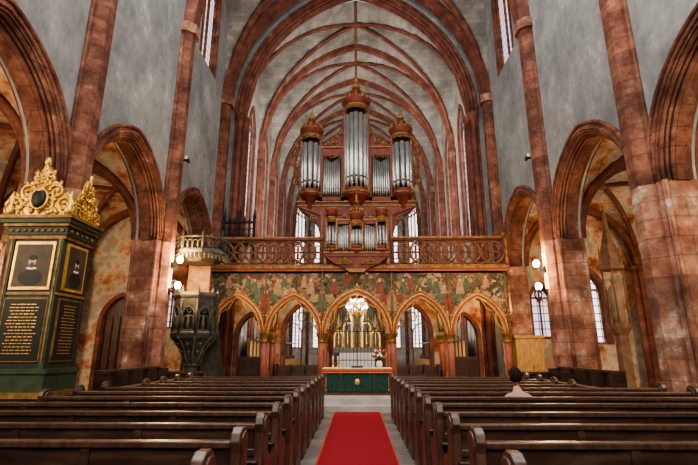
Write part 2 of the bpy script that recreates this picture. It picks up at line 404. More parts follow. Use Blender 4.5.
mb=MB(); mb.prism([(-10.15,0),(-8.65,0),(-8.65,2.6)]+[(-9.4+u,2.6+z) for u,z in arch_pts(.75,1.1,0,8)][1:-1]+[(-10.15,2.6)],MY,18.2,18.28,0)
for k in range(5): mb.box(-10.1+k*.3,-10.06+k*.3,18.16,18.2,.05,2.9,1)
mb.box(-8.85,-8.78,18.12,18.2,1.0,1.2,1)
mb.obj('door_1',[WOOD2,IRON],cwo)

# choir
CW=5.0; CY0=18.5; CB=3.3; nb=5
for side,mp,nm in ((-1,ML,'left'),(1,MR,'right')):
    mb=MB(); ops=[(CY0+CB*(k+.5),.62,6.5,12.0,1.3) for k in range(nb)]
    wall(mb,mp,CY0,CY0+nb*CB,0,19.5,CW+.15,CW+.75,ops); mb.obj('wall_choir_'+nm,[VAULT])
    for k in range(nb): window('window_%d'%(36+k+(5 if side>0 else 0)),mp,ops[k],CW+.36,GLASSD if k%2 else GLASS2,1)
    cs=MB()
    for k in range(nb+1):
        y=CY0+CB*k
        for dy,r,dx in ((0,.12,.0),(-.17,.07,-.08),(.17,.07,-.08)):
            cs.cyl(side*(CW-dx),y+dy,0,11.6,r,8,0)
            cs.lathe(side*(CW-dx),y+dy,[(r,11.3),(r*1.6,11.7)],8,0)
    for o in ops: arch_band(cs,mp,o[0],o[3],o[1],o[4],-.02,.12,CW+.1,CW+.2,0,drop=o[3]-o[2])
    cs.obj(trim(),[RIB])
web=MB(); rb=MB()
for k in range(nb): vault(web,rb,0,CW+.15,CY0+CB*(k+.5),CB/2,11.7,6.5,.10)
for k in range(1,nb+1): arch_band(rb,MY,0,11.7,CW+.15,6.5,-.27,.02,CY0+CB*k-.13,CY0+CB*k+.13,0,n=16)
rb.tube([(0,CY0,18.12),(0,CY0+nb*CB,18.12)],.07,6,0)
AY=CY0+nb*CB; ang=[0,36,72,108,144,180]
corners=[(5.15*math.cos(math.radians(a)),AY+5.15*math.sin(math.radians(a))) for a in ang]
ap=MB()
for i in range(5):
    (xa,ya),(xb,yb)=corners[i],corners[i+1]; L=math.hypot(xb-xa,yb-ya)
    ux,uy=(xb-xa)/L,(yb-ya)/L; nx_,ny_=uy,-ux
    if nx_*(xa+xb)/2+ny_*((ya+yb)/2-AY)<0: nx_,ny_=-nx_,-ny_
    mpa=lambda u,z,d,xa=xa,ya=ya,ux=ux,uy=uy,nx_=nx_,ny_=ny_:(xa+ux*u+nx_*d,ya+uy*u+ny_*d,z)
    op=(L/2,1.0,1.7,12.4,1.7)
    wall(ap,mpa,0,L,0,19,0,.4,[op],1)
    window('window_%d'%(46+i),mpa,op,.15,GLASSA,2)
    g=gfun(6.45/5.15); rows=12; v=[];f=[]
    for k in range(rows+1):
        s=1-k/rows
        for q in range(9):
            t=q/8; ex=xa+(xb-xa)*t; ey=ya+(yb-ya)*t
            lift=6.2*g(abs(2*t-1))
            base=6.45*g(s)
            z=11.7+max(base, min(lift,6.4) if s>.0 else base)
            v.append((ex*s,AY+(ey-AY)*s,z))
    for k in range(rows):
        for q in range(8): a=k*9+q; f.append((a,a+1,a+10,a+9))
    web.add(v,f,0)
    rb.tube([(xa*(1-k/10),AY+(ya-AY)*(1-k/10),11.65+6.45*g(1-k/10)) for k in range(11)],.11,6,0)
    rb.cyl(xa*.985,AY+(ya-AY)*.985,0,11.7,.14,8,0)
ap.obj('wall_apse',[VAULT,VAULT])
web.obj('ceiling_choir',[VAULT]); rb.obj(trim(),[RIB])

# floors
mb=MB(); mb.box(-11.5,11.5,-5.6,18.5,-.2,0,0); mb.obj('floor',[FLOOR])
mb=MB(); mb.box(-5.6,5.6,18.5,AY+5.6,-.2,.3,0); mb.obj('floor_choir',[FLOOR])
mb=MB()
mb.box(-3.9,3.9,12.75,13.1,0,.15,0); mb.box(-3.9,3.9,13.1,18.5,0,.3,0)
mb.box(-5.0,-3.9,13.25,18.5,0,.3,0); mb.box(3.9,5.0,13.25,18.5,0,.3,0)
for s in (-1,1): mb.box(s*5.0,s*5.7,13.45,16.9,0,.3,0)
mb.obj('altar_platform_steps',[STEP])
mb=MB(); mb.box(-.595,.595,.6,12.74,0,.012,0)
for s in (-1,1): mb.box(s*.595-.012,s*.595+.012,.6,12.74,.0,.014,1)
mb.obj('red_carpet_runner',[CARPET,REDP])

# ---------------------------------------------------------------- rood screen
rs=empty('rood_screen')
SY=16.2; ZP=.3; SPR=2.15
cols=[-5.3,-3.28,-1.25,1.25,3.28,5.3]
mb=MB(); ops=[]
for a,b in zip(cols,cols[1:]):
    hw=(b-a)/2-.09; ops.append(((a+b)/2,hw,SPR,SPR,1.48 if a==-1.25 else 1.32))
wall(mb,MY,-5.42,5.42,SPR,4.42,SY,SY+.35,ops,0)
mb.obj('painted_spandrel_wall',[MURAL],rs)
mb=MB()
for uc,hw,_,sp,r in ops:
    arch_band(mb,MY,uc,sp,hw,r,-.05,.05,SY-.04,SY+.4,0)
    arch_roll(mb,MY,uc,sp,hw,r,.08,SY-.04,.03,1)
    arch_roll(mb,MY,uc,sp,hw,r,.02,SY-.05,.02,2)
    arch_roll(mb,MY,uc,sp,hw,r,.14,SY-.02,.022,0)
    arch_roll(mb,MY,uc,sp,hw,r,-.06,SY+.0,.028,1)
    zt=sp+r+.16
    mb.sphere((uc,SY-.05,zt+.05),.06,1,8,(.8,.6,1.6))
    for s in (-1,1): mb.sphere((uc+s*.07,SY-.05,zt),.04,1,6)
    pts=arch_pts(hw,r,.17,12)
    for i in range(2,len(pts)-2,2): mb.sphere((uc+pts[i][0],SY-.03,sp+pts[i][1]),.03,1,6)
    for sgn in (-1,1):
        P0=arch_pts(hw,r,-.06,12)
        for (p,q) in ((P0[1],P0[6]),(P0[6],P0[11])):
            m_=((p[0]+q[0])/2*.86,(p[1]+q[1])/2*.9)
            mb.tube([(uc+sgn*p[0],SY+.05,sp+p[1]),(uc+sgn*(p[0]*.4+m_[0]*.6),SY+.05,sp+p[1]*.45+m_[1]*.55),(uc+sgn*m_[0],SY+.05,sp+m_[1]),(uc+sgn*(q[0]*.4+m_[0]*.6),SY+.05,sp+q[1]*.45+m_[1]*.55),(uc+sgn*q[0],SY+.05,sp+q[1])],.02,5,1)
mb.obj('arch_archivolts',[OCHRE,GOLD,REDP],rs)
mb=MB()
def figure(x,z,h,mi,ws):
    P_=[(-.28,0),(.28,0),(.22,.35),(.2,.62),(.12,.8),(-.12,.8),(-.2,.62),(-.24,.35)]
    mb.prism([(x+u*h,z+w*h) for u,w in P_],MY,SY-.006,SY+.01,mi)
    mb.prism([(x+.13*h*math.cos(t*pi/6),z+.9*h+.13*h*math.sin(t*pi/6)) for t in range(12)],MY,SY-.004,SY+.01,4)
    mb.prism([(x+.08*h*math.cos(t*pi/6),z+.89*h+.1*h*math.sin(t*pi/6)) for t in range(12)],MY,SY-.009,SY+.01,3)
    for s in (-1,1):
        mb.prism([(x+s*.12*h,z+.75*h),(x+s*.5*h*ws,z+.8*h),(x+s*.62*h*ws,z+.5*h),(x+s*.4*h*ws,z+.38*h),(x+s*.18*h,z+.45*h)],MY,SY-.003,SY+.01,(mi+1)%3)
for i,x in enumerate(cols):
    if abs(x)<5.2:
        figure(x,2.95,.75,i%3,1.0)
        figure(x-.42,3.55,.55,(i+1)%3,.7); figure(x+.42,3.55,.55,(i+2)%3,.7)
for uc,hw,_,sp,r in ops:
    for dx in (-.35,.35): figure(uc+dx,3.78 if abs(uc)>.1 else 3.92,.42,random.randint(0,2),.9)
mb.obj('painted_figures',[FIG1,FIG2,FIG3,SKIN,DGOLD],rs)
mb=MB()
for x in cols:
    for yy in (SY+.17,17.95):
        if yy>17 and abs(x)>5: continue
        mb.lathe(x,yy,[(.22,ZP),(.22,ZP+.12),(.17,ZP+.2),(.2,ZP+.26),(.13,ZP+.32)],12,0)
        mb.cyl(x,yy,ZP+.3,SPR-.28,.11,12,1)
        mb.lathe(x,yy,[(.12,SPR-.3),(.16,SPR-.27),(.13,SPR-.24),(.15,SPR-.14),(.2,SPR-.04),(.22,SPR+.03)],10,2)
    for s in (-1,1):
        mb.cyl(x+s*.1,SY+.17+.1,ZP+.3,SPR-.28,.045,8,0)
    mb.cyl(x,SY-.04,SPR,4.35,.03,8,2)
mb.obj('columns',[OCHRE,PCOL,DGOLD],rs)
mb=MB()
mb.box(-5.42,5.42,SY,18.2,4.3,4.5,0)
mb.box(-5.5,5.5,SY-.12,SY+.02,4.42,4.46,2); mb.box(-5.5,5.5,SY-.16,SY+.3,4.46,4.54,1); mb.box(-5.5,5.5,SY-.08,SY,4.37,4.42,3)
for x in (-4.3,-2.3,0,2.3,4.3):
    for sg in (-1,1): mb.tube([(x-.95,SY+.4 if sg>0 else 18.1,2.3),(x-.8,SY+.6 if sg>0 else 17.9,3.3),(x,17.2,4.28),(x+.8,17.9 if sg>0 else SY+.6,3.3),(x+.95,18.1 if sg>0 else SY+.4,2.3)],.05,6,3)
mb.obj('loft_floor_cornice',[CREAM,DGOLD,REDP,OCHRE],rs)
mb=MB()
mb.box(-5.5,5.5,SY-.08,SY+.06,4.54,4.62,1); mb.box(-5.5,5.5,SY-.1,SY+.08,5.52,5.58,1); mb.box(-5.5,5.5,SY-.13,SY+.1,5.58,5.64,2)
mb.box(-5.5,5.5,SY-.085,SY-.075,4.56,4.6,2)
def ring(x,z,r,rad,mi,n=16,y=SY-.02): mb.tube([(x+r*math.cos(2*pi*i/n),y,z+r*math.sin(2*pi*i/n)) for i in range(n)],rad,5,mi,closed=True)
for s in (-1,1):
    x=1.52; zc=5.07
    while x<5.2:
        ring(s*x,zc,.42,.042,0); ring(s*x,zc,.405,.008,3,16,SY-.06)
        for a in range(4):
            an=a*pi/2+pi/4
            ring(s*x+.16*math.cos(an),zc+.16*math.sin(an),.135,.026,0,10)
        ring(s*x,zc,.06,.02,3,8)
        x+=.43
    for x in (1.15,5.42):
        mb.box(s*x-.08,s*x+.08,SY-.15,SY+.12,4.54,5.64,1); mb.box(s*x-.03,s*x+.03,SY-.16,SY-.15,4.65,5.55,3); mb.sphere((s*x,SY-.02,5.72),.09,3,8)
mb.obj('tracery_balustrade',[BAL,OCASE,DGOLD,DGOLD],rs)
mb=MB()
bops=[(0,.98,ZP,2.3,1.4)]+[(s*x,.68,.95,2.25,1.1) for s in (-1,1) for x in (2.2,)]+[(s*4.25,.5,ZP,2.1,.85) for s in (-1,1)]
wall(mb,MY,-5.0,5.0,ZP,4.3,18.2,18.45,bops)
mb.obj('back_wall',[PINK],rs)
mb=MB()
for op in bops: arch_band(mb,MY,op[0],op[3],op[1],op[4],-.03,.12,18.14,18.5,0,drop=op[3]-op[2])
for s in (-1,1):
    x=s*2.2
    mb.box(x-.025,x+.025,18.26,18.36,.95,2.4,0); mb.box(x-.68,x+.68,18.24,18.38,.95,1.03,0)
    for q in (-.34,.34): arch_roll(mb,MY,x+q,2.2,.33,.44,0,18.31,.022,0,n=6,k=5)
    mb.tube([(x+.18*math.cos(k*pi/6),18.31,2.9+.18*math.sin(k*pi/6)) for k in range(12)],.022,5,0,closed=True)
mb.obj('back_wall_arch_frames',[RIB],rs)
mb=MB()
for s in (-1,1):
    x=s*4.25
    # half-open leaf doors (lower part) with open grille above
    mb.box(x-.48,x+.48,18.28,18.34,ZP,1.35,0)
    mb.box(x-.42,x-.04,18.25,18.28,.45,1.25,1); mb.box(x+.04,x+.42,18.25,18.28,.45,1.25,1); mb.sphere((x+.06,18.24,1.1),.03,2,6)
    for k in range(-3,4): mb.tube([(x+k*.13,18.31,1.35),(x+k*.13,18.31,2.1+prof(.5,.85,k*.13))],.010,5,2)
    lo,hi=sorted((s*1.45,s*3.1))
    mb.box(lo,hi,18.0,18.13,ZP,1.0,0)
    mb.box(lo,hi,17.65,18.0,ZP,.72,1)
    for q in range(4): mb.box(lo+q*(hi-lo-.06)/3,lo+q*(hi-lo-.06)/3+.06,17.6,18.13,ZP,1.08,1)
mb.obj('wooden_stalls_doors',[WOOD2,WOOD,IRON],rs)

mb=MB()
for k in range(-6,7):
    x=k*.14; zt=2.3+prof(.95,1.35,x)-.05
    mb.tube([(x,18.3,ZP),(x,18.3,zt)],.009 if k else .02,5,0)
for z in (.5,1.2,2.3): mb.box(-.93,.93,18.28,18.32,z,z+.03,0)
for k in range(-3,4):
    arch_roll(mb,MY,k*.28,2.3,.14,.3,0,18.3,.012,0,n=5,k=5)
for c in ((0,3.1,.26),(-.42,2.78,.16),(.42,2.78,.16)):
    for rr in (c[2],c[2]*.55): mb.tube([(c[0]+rr*math.cos(i*pi/6),18.3,c[1]+rr*math.sin(i*pi/6)) for i in range(12)],.013,5,0,closed=True)
mb.obj('wrought_iron_gate',[IRON])

for s in (-1,1):
    mb=MB(); a=s*4.75
    mb.box(a,a-s*.06,20,32,.3,2.0,0); mb.box(a,a-s*.4,20,32,2.0,2.08,1); mb.box(a-s*.1,a-s*.5,20,32,.75,.8,1); mb.box(a-s*.85,a-s*.9,20,32,.3,1.1,0)
    for k in range(17):
        y=20+12*k/16; mb.box(a,a-s*.45,y-.03,y+.03,.3,1.25,1); mb.box(a,a-s*.12,y-.04,y+.04,1.25,2.0,1)
        mb.lathe(a-s*.25,y,[(.05,2.08),(.03,2.3),(0,2.5)],5,1)
    mb.obj('carved_choir_stalls',[HONEY,WOOD2])

mb=MB(); ry=AY-1.0
mb.box(-1.3,1.3,ry-.6,ry+.4,.3,1.4,2); mb.box(-1.7,1.7,ry,ry+.4,1.4,1.8,0)
for x,h in ((-1.35,3.6),(-.7,4.2),(0,5.2),(.7,4.2),(1.35,3.6)):
    arch_band(mb,MY,x,h-1.1,.28,.5,-.02,.08,ry,ry+.4,1,drop=h-2.9,n=6)
    mb.box(x-.28,x+.28,ry+.2,ry+.35,1.8,h-.7,0)
    mb.lathe(x,ry+.2,[(.3,h-.6),(.16,h-.2),(.05,h+.4),(.0,h+.8)],6,1)
    mb.lathe(x,ry+.1,[(.14,1.8),(.16,2.1),(.12,2.7),(.06,2.8),(.09,2.92),(.0,3.05)],8,1)
mb.obj('gothic_altar_retable',[WOOD2,GOLD,WHITE])

# ---------------------------------------------------------------- carving helpers
def spiral(mb,mp,uc,zc,d,size,sx,a0,turns,mi,rad=None):
    N=14; rad=rad or size*.2; pts=[];rr=[]
    for i in range(N):
        t=i/(N-1); r=size*(1-.82*t); a=a0+turns*2*pi*t
        pts.append(mp(uc+sx*r*math.cos(a),zc+r*math.sin(a),d)); rr.append(rad*(1-.45*t))
    mb.tube(pts,rad,5,mi,radii=rr); c=pts[-1]; mb.sphere(c,rad*1.3,mi,6)
COUT=[(-1,0),(-1,.18),(-.86,.30),(-.72,.24),(-.66,.42),(-.5,.5),(-.4,.66),(-.24,.68),(-.16,.86),(0,1),(.16,.86),(.24,.68),(.4,.66),(.5,.5),(.66,.42),(.72,.24),(.86,.30),(1,.18),(1,0)]
def crest(mb,mp,uc,z0,w,h,d,mi,dd=.05,leaves=0):
    mb.prism([(uc+u*w*.47,z0+z*h*.92) for u,z in COUT],mp,d,d+dd,mi)
    for s in (-1,1):
        spiral(mb,mp,uc+s*w*.34,z0+h*.2,d-.02,w*.13,s,-.5,1.4,mi)
        spiral(mb,mp,uc+s*w*.2,z0+h*.42,d-.02,w*.12,-s,0,1.4,mi)
        spiral(mb,mp,uc+s*w*.1,z0+h*.68,d-.02,w*.08,s,1,1.3,mi)
        spiral(mb,mp,uc+s*w*.43,z0+h*.1,d-.02,w*.07,-s,1,1.3,mi)
        spiral(mb,mp,uc+s*w*.12,z0+h*.2,d-.02,w*.09,s,2,1.3,mi)
    for k in range(7):
        a=pi*k/6; mb.sphere(mp(uc+math.cos(a)*w*.12,z0+h*.45+math.sin(a)*h*.2,d-.04),w*.03,mi,6)
    mb.sphere(mp(uc,z0+h*.45,d-.03),w*.07,mi,8); mb.sphere(mp(uc,z0+h*.97,d),w*.045,mi,8,(1,1,1.6))
    for k in range(leaves):
        s=random.choice((-1,1)); t=random.random()
        u=(1-t**.8)*.5*w*random.random(); z=z0+h*t*.9*(1-u/(.55*w))
        mb.sphere(mp(uc+s*u,z,d-.015),w*random.uniform(.018,.035),mi,6,(1,.8,random.uniform(.8,1.8)))
    if leaves:
        for k in range(9):
            u=(k-4)/4*.47; z=h*(1-abs(k-4)/4*.78)
            mb.tube([mp(uc+u*w*.9,z0+z*.8,d),mp(uc+u*w,z0+z*.95,d),mp(uc+u*w*1.08,z0+z*1.02,d)],.03,5,mi,radii=[.035,.028,.012])

# ---------------------------------------------------------------- organ
og=empty('pipe_organ')
case=MB(); pp=MB()
def pipe(x,y,z0,z1,r,foot=.3):
    pp.lathe(x,y,[(r*.25,z0),(r,z0+foot),(r,z1)],10,0)
    pp.box(x-r*.5,x+r*.5,y-r*1.03,y-r*.7,z0+foot+.02,z0+foot+.02+r*.8,1)
def tower(cx,cy,r,z0,z1,npp,pr,crown,n=14):
    case.lathe(cx,cy,[(r*.1,z0-r*1.7),(r*.25,z0-r*1.5),(r*.3,z0-r*1.2),(r*.6,z0-r*.8),(r*.95,z0-r*.35),(r*1.12,z0-r*.2)],n,0)
    case.lathe(cx,cy,[(r*1.12,z0-r*.2),(r*1.2,z0-.06),(r*1.2,z0)],n,1)
    case.lathe(cx,cy,[(r*1.02,z0),(r*1.02,z0+.14)],n,0)
    case.cyl(cx,cy+.1,z0,z1,r*.72,n,2)
    for i in range(npp):
        a=pi+pi*(i+.5)/npp
        h=(z1-z0-.3)*(.93+.05*math.sin(pi*(i+.5)/npp))
        pipe(cx+r*.86*math.cos(a),cy+r*.86*math.sin(a),z0+.12,z0+h,pr,foot=.18*(z1-z0)*.6)
    for sa in (0,pi):
        case.box(cx+r*math.cos(sa)-.06,cx+r*math.cos(sa)+.06,cy-.08,cy+.1,z0,z1,0)
        case.box(cx+r*math.cos(sa)-.018,cx+r*math.cos(sa)+.018,cy-.1,cy-.08,z0,z1,1)
    for i in range(npp*2):
        a=pi+pi*(i+.5)/(npp*2)
        spiral(case,lambda u,z,d,cx=cx,cy=cy,r=r,a=a:(cx+(r*1.02)*math.cos(a)+u*math.sin(a),cy+(r*1.02)*math.sin(a)-u*math.cos(a),z),0,z1-.12,0,.09,1 if i%2 else -1,0,1.2,1,.018)
    case.lathe(cx,cy,[(r*1.0,z1-.04),(r*1.1,z1),(r*1.1,z1+.04)],n,1)
    case.lathe(cx,cy,[(r*1.08,z1+.04),(r*1.08,z1+.18),(r*1.25,z1+.26),(r*1.25,z1+.32)],n,0)
    case.lathe(cx,cy,[(r*1.25,z1+.32),(r*1.28,z1+.35),(r*1.1,z1+.38)],n,1)
    if crown:
        c=crown
        case.lathe(cx,cy,[(r*1.0,z1+.38),(r*.9,z1+.38+c*.08),(r*.75,z1+.38+c*.22),(r*.35,z1+.38+c*.36),(r*.25,z1+.38+c*.44)],n,0)
        case.lathe(cx,cy,[(r*.3,z1+.38+c*.44),(r*.42,z1+.38+c*.5),(r*.3,z1+.38+c*.58),(r*.12,z1+.38+c*.64),(r*.22,z1+.38+c*.74),(r*.1,z1+.38+c*.84),(0,z1+.38+c)],n,1)
        for i in range(7):
            a=pi+pi*i/6
            case.sphere((cx+r*1.12*math.cos(a),cy+r*1.12*math.sin(a),z1+.45),.05,1,6,(1,1,1.6))
            case.tube([(cx+r*1.1*math.cos(a),cy+r*1.1*math.sin(a),z1+.42),(cx+r*.9*math.cos(a),cy+r*.9*math.sin(a),z1+.4+c*.2),(cx+r*.4*math.cos(a),cy+r*.4*math.sin(a),z1+.38+c*.34)],.02,5,1)
OY=17.35
case.box(-1.45,1.45,OY,OY+.62,4.5,6.95,0)
for s in (-1,1):
    for xx in (1.38,.95):
        case.box(s*xx-.09,s*xx+.09,OY-.06,OY,4.5,6.85,0); case.box(s*xx-.02,s*xx+.02,OY-.08,OY-.05,4.6,6.8,1)
    case.prism([(s*1.45,6.0),(s*1.45,7.0),(s*2.3,7.3),(s*2.25,7.1),(s*1.85,6.85),(s*1.6,6.5)],MY,OY+.02,OY+.58,0)
    spiral(case,MY,s*1.75,6.75,OY,.16,s,pi,1.4,1,.03)
    case.box(s*1.02,s*1.3,OY-.03,OY,5.8,6.7,1); case.box(s*1.06,s*1.26,OY-.04,OY-.03,5.85,6.65,0)
case.prism([(-1.5,6.85),(1.5,6.85),(2.35,7.2),(2.35,7.42),(-2.35,7.42),(-2.35,7.2)],MY,OY-.05,OY+.6,0)
case.box(-2.42,2.42,OY-.1,OY+.62,7.38,7.44,1); case.box(-2.38,2.38,OY-.08,OY-.05,7.22,7.26,1)
case.box(-2.25,2.25,OY+.12,OY+.6,7.42,10.1,2)
for s in (-1,1): case.box(s*2.2,s*2.32,OY-.02,OY+.6,7.42,10.1,0)
tower(0,OY-.05,.50,7.75,11.55,7,.098,1.35)
for s in (-1,1): tower(s*1.88,OY,.40,7.75,10.25,5,.098,1.0)
for s in (-1,1):
    lo,hi,z0,z1,n_=.66,1.38,7.6,9.45,8
    for i in range(n_):
        x=lo+(hi-lo)*(i+.5)/n_; t=abs((i+.5)/n_-.5)*2
        pipe(s*x,OY+.02,z0,z1-.28*(1-t)-.05,(hi-lo)/n_*.43,.35)
    for xx in (.57,1.44): case.box(s*xx-.06,s*xx+.06,OY-.1,OY+.15,7.42,9.9,0)
    case.box(s*.5,s*1.5,OY-.08,OY+.12,9.45,9.75,0)
    case.box(s*.5,s*1.5,OY-.14,OY+.14,9.75,9.8,1)
    case.box(s*.5,s*1.5,OY-.1,OY+.3,7.42,7.6,0)
    for k in range(4): spiral(case,MY,s*(.7+k*.19),9.36,OY-.08,.095,1 if k%2 else -1,0,1.3,1,.018)
    case.prism([(s*.5,9.8),(s*1.5,9.8),(s*1.4,10.0),(s*1.1,10.1),(s*.8,10.45),(s*.55,10.9)],MY,OY+.02,OY+.2,0)
    for zc,uu,sz in ((9.98,1.25,.14),(10.12,.92,.17),(10.5,.68,.13)): spiral(case,MY,s*uu,zc,OY-.03,sz,s,pi/2,1.4,1,.028)
    for zc,sz,f in ((9.6,.20,1),(9.15,.24,-1),(8.7,.20,1),(8.3,.15,-1),(9.95,.13,-1)):
        spiral(case,MY,s*(2.42+sz*.35),zc,OY+.05,sz,s*f,pi/2,1.5,1,.045)
    case.tube([(s*2.3,OY+.05,8.0),(s*2.5,OY+.05,8.5),(s*2.58,OY+.05,9.1),(s*2.45,OY+.05,9.7),(s*2.35,OY+.05,10.1)],.06,6,0)
PY=15.98
case.box(-1.02,1.02,PY,PY+.3,5.0,6.35,0)
case.box(-.76,.76,PY-.01,PY+.01,5.05,6.1,2)
case.box(-1.15,1.15,PY-.12,PY+.34,4.86,5.0,0); case.box(-1.18,1.18,PY-.15,PY+.34,4.98,5.03,1)
case.prism([(-.45,4.45),(.45,4.45),(.8,4.6),(1.15,4.88),(-1.15,4.88),(-.8,4.6)],MY,PY-.08,PY+.2,0)
case.prism([(-.25,4.3),(.25,4.3),(.45,4.46),(-.45,4.46)],MY,PY-.04,PY+.15,1)
tower(0,PY,.22,5.12,6.15,5,.05,.8,12)
for s in (-1,1):
    tower(s*.92,PY-.02,.19,5.12,6.3,4,.048,None,12)
    for i in range(6):
        x=.29+.42*(i+.5)/6; pipe(s*x,PY-.04,5.05,6.05-.02*i,.031,.2)
    case.box(s*.22,s*.74,PY-.08,PY+.2,6.08,6.22,0); case.box(s*.22,s*.74,PY-.11,PY+.2,6.22,6.26,1)
    case.prism([(s*.24,6.26),(s*.72,6.26),(s*.6,6.4),(s*.4,6.45),(s*.26,6.6)],MY,PY-.03,PY+.05,0)
    spiral(case,MY,s*.45,6.38,PY-.06,.1,s,pi/2,1.4,1,.02); spiral(case,MY,s*.3,6.5,PY-.06,.07,s,pi/2,1.4,1,.016)
    spiral(case,MY,s*1.18,5.9,PY,.11,s,pi/2,1.4,1,.022); spiral(case,MY,s*1.18,5.55,PY,.12,-s,pi/2,1.4,1,.022)
    crest(case,MY,s*.45,4.58,.6,.22,PY-.12,1,.03)
case.obj('carved_case',[OCASE,DGOLD,ODARK],og); pp.obj('organ_pipes',[PIPE,ODARK],og)

# ---------------------------------------------------------------- gallery rail
mb=MB()
def rail(x0,x1,y,z0,z1,n_):
    mb.box(x0,x1,y-.04,y+.04,z0,z0+.08,0); mb.box(x0,x1,y-.05,y+.05,z1-.08,z1,0)
    for i in range(n_):
        x=x0+(x1-x0)*(i+.5)/n_; w=(x1-x0)/n_/2
        arch_roll(mb,MY,x,(z0+z1)/2,w*.9,w*1.3,0,y,.02,0,n=5,k=5)
        mb.tube([(x-w,y,z0),(x-w,y,z1)],.022,5,0)
        mb.tube([(x+w*.6*math.cos(a*pi/4),y,(z0*.7+z1*.3)+w*.6*math.sin(a*pi/4)) for a in range(8)],.018,5,0,closed=True)
        mb.lathe(x+w,y,[(.04,z1),(.05,z1+.06),(.02,z1+.12),(0,z1+.28)],6,0)
rail(-5.3,-4.1,17.3,5.75,6.6,6)
for x in (-5.3,-4.1,-4.7): mb.lathe(x,17.3,[(.06,4.5),(.06,5.75),(.05,6.65),(.08,6.75),(.03,7.0),(0,7.3)],6,0)
mb.box(-5.36,-4.05,17.2,17.75,5.65,5.76,0)
mb.obj('wrought_iron_gallery',[IRON])

# ---------------------------------------------------------------- pulpit
pu=empty('pulpit'); cx,cy=-4.98,13.98; r8=pi/8
mb=MB()
mb.lathe(cx,cy,[(.40,.3),(.40,.45),(.28,.55),(.2,.7),(.18,1.1),(.24,1.15),(.2,1.22),(.26,1.4),(.34,1.6),(.52,1.85),(.66,1.95),(.68,2.05)],8,0,False,r8)
mb.lathe(cx,cy,[(.56,2.05),(.56,3.1)],8,2,False,r8)
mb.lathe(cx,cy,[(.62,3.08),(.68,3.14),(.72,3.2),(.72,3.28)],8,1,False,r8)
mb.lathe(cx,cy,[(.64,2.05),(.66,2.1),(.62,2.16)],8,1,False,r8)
for i in range(8):
    a=r8+i*pi/4; b=a+pi/4; R_=.62
    pa=Vector((cx+R_*math.cos(a),cy+R_*math.sin(a),0)); pb=Vector((cx+R_*math.cos(b),cy+R_*math.sin(b),0))
    tdir=(pb-pa).normalized(); L=(pb-pa).length; nrm=Vector((math.cos((a+b)/2),math.sin((a+b)/2),0))
    mpf=lambda u,z,d,pa=pa,t=tdir,n_=nrm:tuple(pa+t*u+n_*d+Vector((0,0,z)))
    mb.tube([tuple(pa+Vector((0,0,2.05))),tuple(pa+Vector((0,0,3.1)))],.045,6,0)
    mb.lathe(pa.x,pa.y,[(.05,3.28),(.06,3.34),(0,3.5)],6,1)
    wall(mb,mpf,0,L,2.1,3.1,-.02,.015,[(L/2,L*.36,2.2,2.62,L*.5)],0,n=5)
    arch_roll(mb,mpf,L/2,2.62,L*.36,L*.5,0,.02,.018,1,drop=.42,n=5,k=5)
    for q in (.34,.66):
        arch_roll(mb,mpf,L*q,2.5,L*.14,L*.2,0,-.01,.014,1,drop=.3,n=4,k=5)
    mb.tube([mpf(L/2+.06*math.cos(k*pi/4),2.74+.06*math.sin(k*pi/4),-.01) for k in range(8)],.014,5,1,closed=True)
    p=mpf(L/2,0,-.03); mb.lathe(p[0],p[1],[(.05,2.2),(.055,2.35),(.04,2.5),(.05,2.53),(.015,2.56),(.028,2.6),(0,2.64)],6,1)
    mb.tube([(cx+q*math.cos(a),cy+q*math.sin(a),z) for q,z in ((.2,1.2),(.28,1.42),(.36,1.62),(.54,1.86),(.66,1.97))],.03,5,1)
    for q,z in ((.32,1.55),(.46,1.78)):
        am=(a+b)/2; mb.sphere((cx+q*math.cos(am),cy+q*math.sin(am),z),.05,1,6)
mb.obj('pulpit_basket',[PULP,PULL,PULD],pu)
mb=MB()
mb.lathe(cx,cy,[(.80,4.42),(.88,4.48),(.88,4.56),(.82,4.62)],8,0,False,r8)
mb.lathe(cx,cy,[(.5,4.25),(.6,4.35),(.80,4.43)],8,1,False,r8)
for i in range(8):
    a=r8+i*pi/4; b=a+pi/4; R_=.82
    pa=Vector((cx+R_*math.cos(a),cy+R_*math.sin(a),0)); pb=Vector((cx+R_*math.cos(b),cy+R_*math.sin(b),0))
    tdir=(pb-pa).normalized(); L=(pb-pa).length; nrm=Vector((math.cos((a+b)/2),math.sin((a+b)/2),0))
    mpf=lambda u,z,d,pa=pa,t=tdir,n_=nrm:tuple(pa+t*u+n_*d+Vector((0,0,z)))
    mb.tube([tuple(pa+Vector((0,0,4.97))),tuple(pb+Vector((0,0,4.97)))],.035,6,0)
    mb.lathe(pa.x,pa.y,[(.05,4.6),(.045,5.0),(.06,5.03),(0,5.28)],6,1)
    for k in range(4):
        arch_roll(mb,mpf,L*(k+.5)/4,4.78,L/9,L/7,0,0,.014,0,drop=.16,n=4,k=5)
    for k in range(5):
        p=mpf(L*(k+.5)/5,0,.05); mb.lathe(p[0],p[1],[(0,4.28),(.03,4.36),(.04,4.44)],5,0)
mb.box(cx-.52,cx+.2,cy+.48,cy+.54,3.0,4.4,2)
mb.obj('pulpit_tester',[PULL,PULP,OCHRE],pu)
mb=MB()
for k in range(9):
    mb.box(cx+.1,cx+.55,14.65+(8-k)*.14,14.65+(9-k)*.14,.3,.3+.2*(k+1),0)
mb.obj('stairs',[PULP],pu)

